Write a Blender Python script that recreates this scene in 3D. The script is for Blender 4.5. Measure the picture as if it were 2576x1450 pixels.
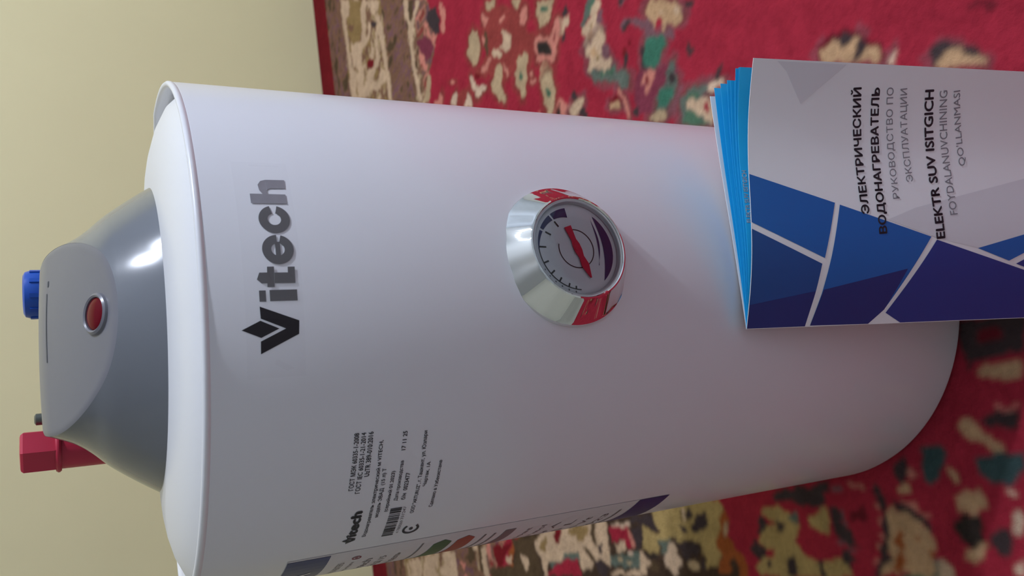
import bpy, bmesh, math
import numpy as np
from mathutils import Vector, Matrix
from mathutils.geometry import tessellate_polygon

for _o in list(bpy.data.objects):
    bpy.data.objects.remove(_o)
scene = bpy.context.scene
C = scene.collection

# ------------------------------------------------------------------ camera
# The phone was held on its side: the photograph is turned a quarter turn.
F_PX = 2103.6
cam_data = bpy.data.cameras.new('camera')
cam_data.sensor_fit = 'HORIZONTAL'
cam_data.sensor_width = 36.0
cam_data.lens = 36.0 * F_PX / 2576.0
cam_data.clip_start = 0.01
cam = bpy.data.objects.new('camera', cam_data)
C.objects.link(cam)
fw = Vector((0.03925808, 0.8825047, -0.46866219))
rt = Vector((0.9979874, -0.05800404, -0.02562565))
up = Vector((0.04979905, 0.46671295, 0.8830057))
M = Matrix(((-up.x, rt.x, -fw.x, 0.0),
            (-up.y, rt.y, -fw.y, -0.46811235),
            (-up.z, rt.z, -fw.z, 0.50546717),
            (0, 0, 0, 1)))
cam.matrix_world = M
cam_data.dof.use_dof = True
cam_data.dof.focus_distance = 0.41
cam_data.dof.aperture_fstop = 17.0
scene.camera = cam

# ------------------------------------------------------------------ world, exposure
world = bpy.data.worlds.new('room_air')
scene.world = world
world.use_nodes = True
world.node_tree.nodes['Background'].inputs[0].default_value = (0.75, 0.8, 0.9, 1)
world.node_tree.nodes['Background'].inputs[1].default_value = 0.02
scene.view_settings.view_transform = 'Standard'
scene.view_settings.look = 'None'
scene.view_settings.exposure = 0.0
scene.view_settings.gamma = 1.0
scene.view_settings.use_curve_mapping = False
BULB_STRENGTH = 885.0
LAMP_POS = (1.32, -0.13, 1.68)


# ------------------------------------------------------------------ helpers
def lin(c):
    return tuple((v / 255 / 12.92) if v / 255 <= 0.04045 else ((v / 255 + 0.055) / 1.055) ** 2.4 for v in c)


def mat(name, rgb, rough=0.5, metal=0.0, spec=0.5, coat=0.0, trans=0.0, var=0.0, var_scale=30.0,
        bump=0.0, bump_scale=200.0, alpha=1.0, emit=0.0, ior=1.45, coat_rough=0.05):
    m = bpy.data.materials.new(name)
    m.use_nodes = True
    nt = m.node_tree
    b = nt.nodes['Principled BSDF']
    b.inputs['Base Color'].default_value = (*rgb, 1)
    b.inputs['Roughness'].default_value = rough
    b.inputs['Metallic'].default_value = metal
    b.inputs['Specular IOR Level'].default_value = spec
    b.inputs['Coat Weight'].default_value = coat
    b.inputs['Coat Roughness'].default_value = coat_rough
    b.inputs['Transmission Weight'].default_value = trans
    b.inputs['IOR'].default_value = ior
    b.inputs['Alpha'].default_value = alpha
    if emit:
        b.inputs['Emission Color'].default_value = (*rgb, 1)
        b.inputs['Emission Strength'].default_value = emit
    if var or bump:
        tc = nt.nodes.new('ShaderNodeTexCoord')
    if var:
        n = nt.nodes.new('ShaderNodeTexNoise')
        n.inputs['Scale'].default_value = var_scale
        n.inputs['Detail'].default_value = 4
        nt.links.new(tc.outputs['Object'], n.inputs['Vector'])
        r = nt.nodes.new('ShaderNodeMix')
        r.data_type = 'RGBA'
        r.inputs[6].default_value = (*[v * (1 - var) for v in rgb], 1)
        r.inputs[7].default_value = (*[min(1, v * (1 + var)) for v in rgb], 1)
        nt.links.new(n.outputs['Fac'], r.inputs[0])
        nt.links.new(r.outputs[2], b.inputs['Base Color'])
    if bump:
        n2 = nt.nodes.new('ShaderNodeTexNoise')
        n2.inputs['Scale'].default_value = bump_scale
        n2.inputs['Detail'].default_value = 3
        nt.links.new(tc.outputs['Object'], n2.inputs['Vector'])
        bp = nt.nodes.new('ShaderNodeBump')
        bp.inputs['Strength'].default_value = bump
        bp.inputs['Distance'].default_value = 0.002
        nt.links.new(n2.outputs['Fac'], bp.inputs['Height'])
        nt.links.new(bp.outputs['Normal'], b.inputs['Normal'])
    return m


def mesh_obj(name, verts, faces, material, parent=None, smooth=False, mats=None, midx=None):
    me = bpy.data.meshes.new(name)
    me.from_pydata([tuple(v) for v in verts], [], [tuple(f) for f in faces])
    me.update()
    for m in (mats or [material]):
        me.materials.append(m)
    if midx is not None:
        me.polygons.foreach_set('material_index', midx)
    if smooth:
        me.polygons.foreach_set('use_smooth', [True] * len(me.polygons))
    o = bpy.data.objects.new(name, me)
    C.objects.link(o)
    o.parent = parent
    return o


def recalc(o):
    bm = bmesh.new()
    bm.from_mesh(o.data)
    bmesh.ops.remove_doubles(bm, verts=bm.verts, dist=1e-6)
    bmesh.ops.recalc_face_normals(bm, faces=bm.faces)
    bm.to_mesh(o.data)
    bm.free()
    return o


def sharp(o, deg=35):
    """smooth shading with hard edges above an angle"""
    me = o.data
    bm = bmesh.new()
    bm.from_mesh(me)
    for e in bm.edges:
        if len(e.link_faces) == 2 and e.calc_face_angle(0) > math.radians(deg):
            e.smooth = False
    for f in bm.faces:
        f.smooth = True
    bm.to_mesh(me)
    bm.free()
    return o


def empty(name, loc=(0, 0, 0), rz=0.0):
    o = bpy.data.objects.new(name, None)
    o.empty_display_size = 0.05
    C.objects.link(o)
    o.location = loc
    o.rotation_euler = (0, 0, rz)
    return o


def tag(o, label, category):
    o['label'] = label
    o['category'] = category
    return o


def lathe(profile, seg=96, axis='z', centre=(0, 0, 0), close_start=False, close_end=False):
    """profile: (radius, height) pairs.  axis 'z', or 'y' for height measured towards -y"""
    V, Fc = [], []
    for (r, h) in profile:
        for k in range(seg):
            a = 2 * math.pi * k / seg
            if axis == 'z':
                V.append((centre[0] + r * math.cos(a), centre[1] + r * math.sin(a), centre[2] + h))
            else:
                V.append((centre[0] + r * math.cos(a), centre[1] - h, centre[2] + r * math.sin(a)))
    n = len(profile)
    for i in range(n - 1):
        for k in range(seg):
            k2 = (k + 1) % seg
            Fc.append((i * seg + k, i * seg + k2, (i + 1) * seg + k2, (i + 1) * seg + k))
    if close_start:
        Fc.append(tuple(range(seg)))
    if close_end:
        Fc.append(tuple((n - 1) * seg + k for k in range(seg)))
    return V, Fc


def lathe_obj(name, profile, material, parent=None, seg=96, deg=35, **kw):
    V, Fc = lathe(profile, seg, **kw)
    return sharp(recalc(mesh_obj(name, V, Fc, material, parent)), deg)


def box(x0, x1, y0, y1, z0, z1):
    V = [(x, y, z) for z in (z0, z1) for y in (y0, y1) for x in (x0, x1)]
    Fc = [(0, 2, 3, 1), (4, 5, 7, 6), (0, 1, 5, 4), (2, 6, 7, 3), (0, 4, 6, 2), (1, 3, 7, 5)]
    return V, Fc


def clip(poly, axis, val, keep_greater):
    out = []
    n = len(poly)
    for i in range(n):
        a, b = poly[i], poly[(i + 1) % n]
        ia = a[axis] >= val if keep_greater else a[axis] <= val
        ib = b[axis] >= val if keep_greater else b[axis] <= val
        if ia:
            out.append(a)
        if ia != ib:
            t = (val - a[axis]) / (b[axis] - a[axis])
            out.append((a[0] + t * (b[0] - a[0]), a[1] + t * (b[1] - a[1])))
    return out


def strips(poly, step):
    """cut a 2D polygon into strips along its first coordinate"""
    x0 = min(p[0] for p in poly)
    x1 = max(p[0] for p in poly)
    res = []
    i = math.floor(x0 / step)
    while i * step < x1:
        q = clip(clip(poly, 0, i * step, True), 0, (i + 1) * step, False)
        if len(q) >= 3:
            res.append(q)
        i += 1
    return res


def fill(polys):
    """list of 2D polygons -> 2D verts and triangles"""
    V, Fc = [], []
    for p in polys:
        tris = tessellate_polygon([[Vector((a, b, 0)) for a, b in p]])
        o = len(V)
        V += list(p)
        for t in tris:
            Fc.append(tuple(o + i for i in t))
    return V, Fc


def text2d(body, bold=0.0):
    """glyph outlines as a flat triangle mesh, normalised to the box 0..1 x 0..1"""
    cu = bpy.data.curves.new('glyphs', 'FONT')
    cu.body = body
    cu.size = 1.0
    cu.resolution_u = 3
    cu.fill_mode = 'NONE'
    ob = bpy.data.objects.new('glyphs', cu)
    C.objects.link(ob)
    dg = bpy.context.evaluated_depsgraph_get()
    me = ob.evaluated_get(dg).to_mesh()
    P = [(v.co.x, v.co.y) for v in me.vertices]
    nb = {}
    for e in me.edges:
        i, j = e.vertices
        nb.setdefault(i, []).append(j)
        nb.setdefault(j, []).append(i)
    ob.evaluated_get(dg).to_mesh_clear()
    bpy.data.objects.remove(ob)
    bpy.data.curves.remove(cu)
    loops, seen = [], set()
    for s in range(len(P)):
        if s in seen or s not in nb:
            continue
        lp, prev, cur = [], None, s
        while cur not in seen:
            seen.add(cur)
            lp.append(cur)
            nxt = [k for k in nb[cur] if k != prev and k not in seen]
            prev = cur
            if not nxt:
                break
            # keep the direction of the outline
            cur = (cur + 1) if (cur + 1) in nxt else nxt[0]
        if len(lp) > 2:
            loops.append([P[i] for i in lp])

    def area(l):
        return .5 * sum(l[i - 1][0] * l[i][1] - l[i][0] * l[i - 1][1] for i in range(len(l)))

    def inside(p, l):
        c = False
        for i in range(len(l)):
            (x0, y0), (x1, y1) = l[i - 1], l[i]
            if (y0 > p[1]) != (y1 > p[1]) and p[0] < (x1 - x0) * (p[1] - y0) / (y1 - y0) + x0:
                c = not c
        return c
    outers, holes = [], []
    for i, l in enumerate(loops):
        held = any(j != i and abs(area(m)) > abs(area(l)) and all(inside(p, m) for p in l) for j, m in enumerate(loops))
        (holes if held else outers).append(l)
    V, Fc = [], []
    for o in outers:
        hs = [q for q in holes if inside(q[0], o)]
        tris = tessellate_polygon([[Vector((x, y, 0)) for x, y in l] for l in [o] + hs])
        flat = [p for l in [o] + hs for p in l]
        k = len(V)
        V += flat
        Fc += [tuple(k + i for i in t) for t in tris]
    if bold:
        n = len(V)
        V0, F0 = list(V), list(Fc)
        V, Fc = [], []
        for j, (dx, dy) in enumerate(((-bold, 0), (bold, 0), (0, bold), (0, -bold), (0, 0))):
            V += [(x + dx, y + dy) for x, y in V0]
            Fc += [tuple(i + j * n for i in f) for f in F0]
    xs = [v[0] for v in V]
    ys = [v[1] for v in V]
    x0, x1, y0, y1 = min(xs), max(xs), min(ys), max(ys)
    return [((a - x0) / (x1 - x0), (b - y0) / (y1 - y0)) for a, b in V], Fc


def join2d(parts):
    V, Fc = [], []
    for v, f in parts:
        o = len(V)
        V += v
        Fc += [tuple(o + i for i in t) for t in f]
    return V, Fc


def text_line(body, p0, p1, height, bold=0.0):
    """text running from p0 to p1 (2D, mm), its box of the given height centred on that line"""
    V, Fc = text2d(body, bold)
    d = Vector((p1[0] - p0[0], p1[1] - p0[1]))
    n = Vector((-d.y, d.x)).normalized() * height
    out = [(p0[0] + a * d.x + (b - .5) * n.x, p0[1] + a * d.y + (b - .5) * n.y) for a, b in V]
    return out, Fc


def arc_pts(cx, cy, rx, ry, a0, a1, n):
    return [(cx + rx * math.cos(math.radians(a0 + (a1 - a0) * i / n)),
             cy + ry * math.sin(math.radians(a0 + (a1 - a0) * i / n))) for i in range(n + 1)]


def annulus(cx, cy, r0, r1, a0, a1, n=24, sy=1.0):
    """ring sector as quads"""
    o = arc_pts(cx, cy, r1, r1 * sy, a0, a1, n)
    i = arc_pts(cx, cy, r0, r0 * sy, a0, a1, n)
    V = o + i
    return V, [(k, k + 1, n + 2 + k, n + 1 + k) for k in range(n)]


def value_noise(x, y, seed):
    rs = np.random.RandomState(seed)
    tab = rs.rand(256, 256).astype(np.float32)
    xi = np.floor(x).astype(int)
    yi = np.floor(y).astype(int)
    fx = (x - xi).astype(np.float32)
    fy = (y - yi).astype(np.float32)
    fx = fx * fx * (3 - 2 * fx)
    fy = fy * fy * (3 - 2 * fy)
    a = tab[xi % 256, yi % 256]
    b = tab[(xi + 1) % 256, yi % 256]
    c = tab[xi % 256, (yi + 1) % 256]
    d = tab[(xi + 1) % 256, (yi + 1) % 256]
    return (a * (1 - fx) + b * fx) * (1 - fy) + (c * (1 - fx) + d * fx) * fy

# ------------------------------------------------------------------ the room
ROOM_ANGLE = math.radians(12.1)
ES = Vector((math.cos(ROOM_ANGLE), math.sin(ROOM_ANGLE), 0))
ET = Vector((math.sin(ROOM_ANGLE), -math.cos(ROOM_ANGLE), 0))
RO = Vector((0, 1.218, 0))
S0, S1, T1 = -1.9, 2.5, 3.4
ZF, ZC = -0.008, 2.6

m_wall = mat('yellow_wall_paint', (0.765, 0.695, 0.395), rough=0.6, var=0.035, var_scale=6.0, bump=0.12, bump_scale=60)
m_ceiling = mat('white_ceiling_paint', (0.58, 0.60, 0.62), rough=0.8, var=0.02, var_scale=4)
m_pale = mat('pale_whitewash', (0.50, 0.545, 0.61), rough=0.8, var=0.03, var_scale=5.0)
m_left = mat('cream_wall_paint', (0.55, 0.545, 0.47), rough=0.7, var=0.03, var_scale=5.0)
m_floor = mat('pale_linoleum', (0.44, 0.43, 0.40), rough=0.5, var=0.15, var_scale=8)


def room_box(name, s0, s1, t0, t1, z0, z1, m):
    V, Fc = box(s0, s1, t0, t1, z0, z1)
    V = [tuple(RO + ES * s + ET * t + Vector((0, 0, z))) for s, t, z in V]
    o = recalc(mesh_obj(name, V, Fc, m))
    o['kind'] = 'structure'
    return o


room_box('floor', S0, S1, 0, T1, ZF - 0.1, ZF, m_floor)
room_box('ceiling', S0, S1, 0, T1, ZC, ZC + 0.1, m_ceiling)
room_box('wall_back', S0 - .1, S1 + .1, -0.1, 0, ZF - .1, ZC + .1, m_wall)
room_box('wall_front', S0 - .1, S1 + .1, T1, T1 + .1, ZF - .1, ZC + .1, m_pale)
room_box('wall_left', S0 - .1, S0, 0, T1, ZF - .1, ZC + .1, m_left)
room_box('wall_right', S1, S1 + .1, 0, T1, ZF - .1, ZC + .1, m_pale)


# ------------------------------------------------------------------ ceiling lamp (the room's light)
def ceiling_lamp():
    lx, ly, lz = LAMP_POS
    root = empty('ceiling_lamp', (lx, ly, ZC), ROOM_ANGLE)
    tag(root, 'brass hanging lamp with two glowing round bulbs', 'lamp')
    brass = mat('lamp_brass', (0.6, 0.45, 0.2), rough=0.3, metal=1.0)
    m_bulb = mat('glowing_bulb', (0.755, 0.82, 0.965), rough=0.4, emit=BULB_STRENGTH)
    lathe_obj('ceiling_plate', [(0, 0), (.07, 0), (.068, -.018), (.02, -.03), (0, -.03)], brass, root, 48)
    dz = lz - ZC
    for s in (-1, 1):
        pts = [(0, -.028), (s * .06, -.07), (s * .13, -.09), (s * .17, -.10), (s * .17, dz + .05)]
        V, Fc = [], []
        for i, (x, z) in enumerate(pts):
            a = Vector((pts[max(i - 1, 0)][0], 0, pts[max(i - 1, 0)][1]))
            b = Vector((pts[min(i + 1, 4)][0], 0, pts[min(i + 1, 4)][1]))
            d = (b - a).normalized()
            n = Vector((-d.z, 0, d.x))
            for k in range(8):
                w = math.pi * k / 4
                q = n * (.007 * math.cos(w)) + Vector((0, .007 * math.sin(w), 0))
                V.append((x + q.x, q.y, z + q.z))
        for i in range(4):
            for k in range(8):
                Fc.append((i * 8 + k, i * 8 + (k + 1) % 8, i * 8 + 8 + (k + 1) % 8, i * 8 + 8 + k))
        mesh_obj('arm', V, Fc, brass, root, True)
        lathe_obj('socket', [(0, .075), (.014, .075), (.02, .05), (.02, .04), (0, .04)], brass, root, 24, centre=(s * .17, 0, dz))
        prof = [(.038 * math.sin(math.radians(a)), .038 * math.cos(math.radians(a))) for a in range(0, 181, 12)]
        lathe_obj('bulb', prof, m_bulb, root, 32, 80, centre=(s * .17, 0, dz))
    return root


ceiling_lamp()

TRACED = {
 'A': [
  ('O', [(615,240),(572,307),(547,296),(513,288),(504,273),(513,246),(533,223),(562,212),(586,211),(584,231)]),
  ('C', [(648,187),(616,189),(583,188),(545,190),(503,191),(469,194),(428,189),(415,215),(455,235),(482,215),(510,209),(540,210),(570,205),(591,207),(585,229),(616,238)]),
  ('C', [(569,311),(559,298),(533,293),(511,290),(498,283),(506,264),(528,221),(507,213),(478,223),(460,242),(447,262),(472,273),(482,289),(479,316),(487,337),(496,345),(509,336),(511,328),(488,322),(493,307),(513,314),(540,320),(547,332),(527,352),(510,359),(502,383),(515,398)]),
  ('C', [(502,383),(473,394),(441,397),(411,399),(383,401),(352,400),(319,400),(327,383),(355,381),(382,386),(406,382),(438,377),(460,372),(443,357),(418,370),(409,349),(404,330),(398,319),(382,344),(397,366),(385,383),(368,382),(368,356),(367,334),(382,313),(385,296),(388,269),(413,220),(412,259),(414,283),(429,293),(424,328),(428,347),(447,350),(474,362),(480,375),(491,366)]),
  ('W', [(547,249),(545,242),(550,229),(559,218),(567,214),(569,221),(564,234),(555,245)]),
  ('W', [(515,352),(512,346),(516,334),(525,324),(533,322),(536,328),(531,340),(523,349)]),
  ('K', [(484,370),(483,365),(487,355),(494,347),(499,344),(501,349),(497,359),(490,367)]),
  ('D', [(424,333),(421,325),(425,311),(436,298),(445,295),(448,302),(443,317),(433,329)]),
  ('k', [(435,524),(422,545),(401,530),(398,517),(420,516)]),
  ('C', [(450,501),(435,524),(423,517),(397,519),(399,533),(412,548),(417,553),(408,567),(398,550),(389,533),(374,524),(359,516),(333,517),(319,516),(306,525),(318,501),(337,501),(365,504),(385,505),(399,508),(425,499)]),
  ('C', [(317,504),(305,521),(286,522),(252,523),(259,509),(286,508)]),
  ('K', [(373,591),(362,619),(337,629),(318,622),(322,605),(338,592),(366,582)]),
  ('M', [(353,534),(344,568),(323,587),(308,594),(303,577),(306,562),(333,541)]),
  ('P', [(365,635),(352,643),(337,649),(329,649),(310,639),(311,629),(326,627),(337,635),(352,631)]),
  ('P', [(353,575),(341,586),(329,589),(317,606),(312,597),(323,587),(342,574)]),
  ('P', [(364,572),(354,588),(352,584),(359,572)]),
  ('P', [(331,540),(317,552),(295,564),(289,559),(297,545),(313,539),(327,536)]),
  ('E', [(280,559),(273,569),(256,560),(237,551),(251,523),(260,539)]),
 ],
 'B': [
  ('N', [(269,768),(246,812),(212,851),(194,848),(169,876),(149,873),(128,854),(138,823),(149,815),(149,801),(145,791),(166,761),(177,750),(191,713),(203,709),(199,732),(204,739),(206,752),(225,748),(242,751)]),
  ('E', [(277,773),(262,798),(255,794),(259,780),(268,773)]),
  ('E', [(262,725),(248,738),(230,739),(215,732),(208,722),(211,712),(228,704),(241,699),(243,709),(258,711)]),
  ('E', [(180,774),(172,786),(158,784),(149,780),(132,786),(121,781),(132,767),(143,764),(153,752),(165,751),(170,763)]),
  ('E', [(157,851),(150,857),(142,852),(134,845),(123,846),(115,837),(103,833),(108,824),(117,822),(128,815),(144,817),(148,826),(161,826)]),
  ('E', [(106,895),(96,901),(86,898),(79,903),(64,897),(56,887),(60,877),(67,877),(73,871),(82,874),(94,872),(101,876),(107,884)]),
  ('E', [(200,896),(177,932),(172,926),(165,918),(159,910),(158,900),(166,891),(181,888),(192,891)]),
  ('E', [(235,841),(224,858),(215,850),(224,840)]),
  ('g', [(175,915),(174,912),(176,906),(180,901),(184,900),(186,903),(184,909),(180,914)]),
  ('g', [(130,836),(126,833),(126,830),(130,827),(134,828),(137,830),(138,834),(134,836)]),
  ('g', [(80,890),(77,887),(76,884),(80,881),(85,881),(89,884),(89,888),(85,890)]),
  ('C', [(215,802),(208,812),(191,824),(183,819),(183,806),(196,791),(202,800)]),
  ('C', [(205,777),(194,790),(184,796),(182,786),(201,766)]),
  ('P', [(269,758),(260,770),(248,774),(244,762),(251,757)]),
  ('P', [(230,800),(230,812),(223,815),(225,801)]),
  ('P', [(212,862),(206,869),(195,869),(188,859),(195,850),(207,852)]),
  ('P', [(161,877),(157,888),(148,897),(142,907),(137,917),(128,918),(112,910),(113,903),(118,899),(126,886),(126,878),(131,871),(140,874),(149,869)]),
  ('B', [(154,877),(149,889),(139,902),(126,906),(120,906),(125,895),(136,881),(148,876)]),
  ('P', [(155,926),(153,935),(145,934),(128,921),(133,912),(142,907),(147,916)]),
  ('D', [(147,925),(141,918),(134,910),(133,917)]),
  ('H', [(205,696),(203,706),(194,708),(182,710),(175,716),(175,726),(167,739),(162,735),(165,723),(163,712),(168,705),(176,705),(186,698)]),
  ('D', [(200,713),(192,727),(185,722),(192,713)]),
  ('P', [(200,758),(195,764),(191,752),(186,745),(192,732),(197,736)]),
  ('P', [(173,795),(165,800),(152,805),(151,797),(160,793)]),
  ('P', [(109,861),(108,858),(109,854),(112,850),(115,849),(116,852),(115,856),(112,860)]),
  ('P', [(121,859),(119,857),(119,854),(121,852),(124,852),(126,854),(126,856),(124,858)]),
  ('P', [(221,647),(221,644),(223,638),(227,632),(230,630),(230,633),(228,639),(224,645)]),
  ('P', [(229,566),(226,582),(233,594),(224,601),(210,594),(226,565)]),
  ('N', [(204,652),(196,681),(186,681),(175,663),(184,646)]),
  ('H', [(196,623),(203,634),(207,647),(203,652),(185,643)]),
  ('H', [(174,663),(179,676),(186,681),(186,686),(169,692),(161,687)]),
  ('k', [(239,761),(234,766),(216,763),(206,757),(207,750),(222,753)]),
  ('P', [(238,750),(229,757),(222,752),(226,746)]),
 ],
 'C': [
  ('Q', [(79,1037),(81,1048),(78,1058),(69,1071),(60,1083),(51,1084),(46,1084),(38,1096),(36,1107),(29,1114),(26,1108),(28,1096),(25,1086),(18,1088),(12,1079),(20,1062),(30,1063),(38,1069),(45,1074),(57,1072),(68,1061),(73,1050),(72,1042)]),
  ('M', [(24,1049),(20,1061),(10,1078),(5,1097),(-5,1106),(-13,1105),(-13,1078),(-15,1065),(-27,1061),(-17,1040),(-2,1036)]),
  ('T', [(77,1084),(79,1087),(57,1123),(50,1125),(45,1130),(39,1130),(33,1125),(33,1118),(40,1108),(40,1102),(37,1098),(40,1096),(46,1099),(53,1096),(54,1091),(47,1087),(50,1084),(56,1085),(65,1081),(70,1078),(75,1080)]),
  ('C', [(53,1105),(52,1103),(54,1099),(57,1096),(59,1095),(60,1097),(59,1101),(56,1104)]),
  ('C', [(43,1127),(42,1125),(43,1122),(46,1119),(49,1118),(50,1120),(49,1124),(46,1127)]),
  ('R', [(46,1099),(45,1097),(45,1094),(48,1091),(51,1091),(53,1093),(52,1096),(49,1098)]),
  ('C', [(96,998),(93,1007),(86,1011),(81,1007),(77,1001),(69,1000),(62,1001),(59,1011),(53,1010),(48,1006),(51,997),(56,992),(59,991),(65,980),(63,976),(66,970),(73,971),(77,975),(86,970),(91,974),(92,983)]),
  ('T', [(77,992),(74,989),(75,984),(80,979),(85,978),(87,982),(86,987),(82,991)]),
  ('O', [(70,992),(68,990),(68,989),(69,987),(72,987),(74,989),(74,991),(72,992)]),
  ('Q', [(78,1003),(75,1012),(66,1013),(62,1008),(64,1002),(71,999)]),
  ('q', [(65,977),(56,992),(48,1004),(47,1014),(39,1016),(37,1024),(29,1036),(19,1035),(12,1029),(18,1021),(26,1017),(36,1000),(50,981),(61,972)]),
  ('g', [(59,986),(54,991),(47,1003),(44,1013),(40,1008),(48,993)]),
  ('C', [(58,993),(61,1008),(55,1011),(49,1005),(51,996)]),
  ('K', [(39,1040),(34,1036),(33,1032),(37,1029),(44,1030),(50,1033),(50,1037),(46,1040)]),
  ('D', [(52,1050),(51,1049),(51,1047),(53,1045),(55,1044),(57,1046),(56,1048),(54,1050)]),
  ('D', [(49,1038),(47,1036),(47,1033),(50,1031),(53,1031),(55,1033),(54,1035),(52,1038)]),
  ('G', [(44,1074),(36,1095),(28,1098),(23,1090),(15,1081),(14,1074),(22,1064),(31,1065),(38,1070)]),
  ('K', [(45,1064),(38,1070),(29,1065),(20,1063),(26,1059)]),
  ('K', [(13,1127),(7,1131),(-1,1133),(-6,1127),(-2,1123),(5,1127)]),
  ('K', [(77,1042),(78,1057),(74,1058),(72,1047),(73,1040)]),
  ('P', [(18,1060),(12,1073),(7,1076),(3,1069),(-3,1062),(-5,1056),(1,1054),(5,1062),(9,1062),(6,1056),(8,1052),(14,1056)]),
  ('D', [(8,1065),(4,1063),(4,1061),(6,1059),(10,1060),(13,1062),(14,1064),(11,1065)]),
  ('q', [(-2,1088),(4,1099),(2,1106),(-8,1100),(-16,1103),(-23,1097),(-27,1095),(-33,1084),(-35,1079),(-29,1066),(-23,1071),(-15,1072),(-9,1077),(-11,1086)]),
  ('G', [(-11,1075),(-14,1088),(-25,1095),(-32,1081),(-25,1069),(-18,1074)]),
  ('K', [(-15,1100),(-18,1098),(-18,1094),(-15,1091),(-10,1091),(-7,1093),(-7,1097),(-10,1100)]),
  ('P', [(22,1014),(16,1021),(1,1024),(-14,1025),(-16,1022),(-7,1020),(3,1019),(16,1014)]),
  ('D', [(20,995),(17,1008),(6,1019),(3,1018),(13,1007),(17,996)]),
  ('T', [(15,997),(13,1006),(4,1015),(-1,1015),(4,1003),(9,997)]),
  ('C', [(47,932),(43,951),(37,953),(34,944),(27,938),(36,919),(44,923)]),
  ('K', [(58,932),(57,940),(49,943),(46,940),(50,931)]),
  ('K', [(34,944),(32,955),(22,955),(19,953),(25,941)]),
  ('K', [(-28,1160),(-32,1163),(-41,1153),(-41,1148),(-37,1148)]),
  ('q', [(-35,1101),(-32,1114),(-36,1132),(-39,1141),(-44,1141),(-44,1130),(-67,1133),(-75,1133),(-59,1099),(-46,1098)]),
  ('g', [(-37,1110),(-41,1126),(-45,1127),(-42,1111)]),
  ('g', [(-49,1103),(-51,1111),(-60,1120),(-70,1128),(-73,1127),(-60,1101)]),
  ('C', [(-43,1109),(-42,1117),(-48,1121),(-47,1129),(-48,1136),(-53,1139),(-69,1140),(-75,1133),(-69,1128),(-63,1127),(-57,1117),(-51,1112),(-48,1108)]),
  ('R', [(-51,1128),(-51,1134),(-59,1134),(-61,1130),(-56,1126)]),
  ('H', [(-40,1138),(-39,1145),(-45,1158),(-50,1156),(-46,1146),(-47,1140)]),
  ('E', [(-31,1052),(-27,1061),(-34,1079),(-39,1083),(-42,1071)]),
  ('K', [(-36,1062),(-37,1061),(-36,1058),(-34,1056),(-33,1055),(-32,1057),(-33,1059),(-34,1061)]),
  ('K', [(-17,1041),(-19,1039),(-18,1034),(-15,1031),(-11,1030),(-9,1033),(-10,1037),(-13,1041)]),
  ('K', [(50,1133),(42,1146),(39,1141),(43,1135)]),
 ],
 'R': [
  ('d', [(-81,1256),(-68,1263),(-66,1271),(-70,1283),(-78,1296),(-90,1302),(-95,1309),(-108,1305)]),
  ('K', [(-70,1273),(-74,1283),(-80,1296),(-92,1299),(-95,1291),(-96,1283),(-87,1273)]),
  ('T', [(-83,1260),(-74,1262),(-71,1274),(-76,1278),(-83,1277),(-83,1283),(-79,1291),(-83,1296),(-90,1291),(-93,1298),(-97,1304),(-100,1306),(-107,1302)]),
  ('K', [(-90,1291),(-91,1295),(-93,1297),(-98,1288),(-96,1285)]),
  ('H', [(-110,1310),(-107,1314),(-104,1319),(-106,1319),(-109,1316),(-115,1317)]),
  ('K', [(-129,1340),(-118,1346),(-118,1351),(-127,1362),(-138,1372),(-147,1371)]),
  ('T', [(-131,1343),(-126,1348),(-125,1355),(-128,1360),(-137,1365),(-140,1370),(-148,1371)]),
  ('d', [(-102,1373),(-115,1394),(-117,1390),(-117,1383),(-111,1380),(-106,1375)]),
 ],
 'D': [
  ('k', [(-425,622),(-425,660),(-423,700),(-434,682),(-446,688),(-471,692),(-475,536),(-462,545),(-461,615),(-447,626)]),
  ('C', [(-458,207),(-455,265),(-472,274),(-482,270),(-484,221),(-468,219)]),
  ('C', [(-452,288),(-448,344),(-481,330),(-482,285),(-467,293)]),
  ('C', [(-447,368),(-443,422),(-478,422),(-480,356),(-466,352),(-463,375)]),
  ('C', [(-436,520),(-436,536),(-475,536),(-475,520)]),
  ('D', [(-434,560),(-431,575),(-435,593),(-431,618),(-441,612),(-451,590),(-461,585),(-460,566),(-447,560)]),
  ('P', [(-457,438),(-461,463),(-470,451)]),
  ('C', [(-451,595),(-448,617),(-457,614),(-461,603),(-457,595)]),
  ('C', [(-445,640),(-450,660),(-455,660),(-466,649),(-455,641)]),
 ],
 'E': [
  ('n', [(-397,629),(-377,1051),(-513,1009),(-599,562)]),
  ('C', [(-432,683),(-420,705),(-415,732),(-414,766),(-410,815),(-405,858),(-430,853),(-457,847),(-453,838),(-449,833),(-450,821),(-457,815),(-460,813),(-461,788),(-444,789),(-443,771),(-448,749),(-453,742),(-454,729),(-451,714),(-459,707),(-470,705),(-471,695),(-456,697),(-443,689)]),
  ('O', [(-422,766),(-412,787),(-413,812),(-419,818),(-423,810),(-422,805),(-429,802),(-430,790),(-424,790)]),
  ('k', [(-410,826),(-410,835),(-422,829),(-436,826),(-430,821),(-423,819)]),
  ('k', [(-436,800),(-438,809),(-450,821),(-454,816),(-446,808)]),
  ('K', [(-434,830),(-430,842),(-434,840),(-443,833),(-441,827)]),
  ('O', [(-427,709),(-426,719),(-434,712),(-443,709),(-441,701),(-435,697)]),
  ('D', [(-416,740),(-415,757),(-425,752),(-433,743),(-434,737),(-428,730)]),
  ('q', [(-452,715),(-455,732),(-451,745),(-444,753),(-443,770),(-442,788),(-449,789),(-451,767),(-454,744),(-460,721)]),
  ('R', [(-467,706),(-460,721),(-452,748),(-449,783),(-458,786),(-468,786),(-470,703)]),
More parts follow.
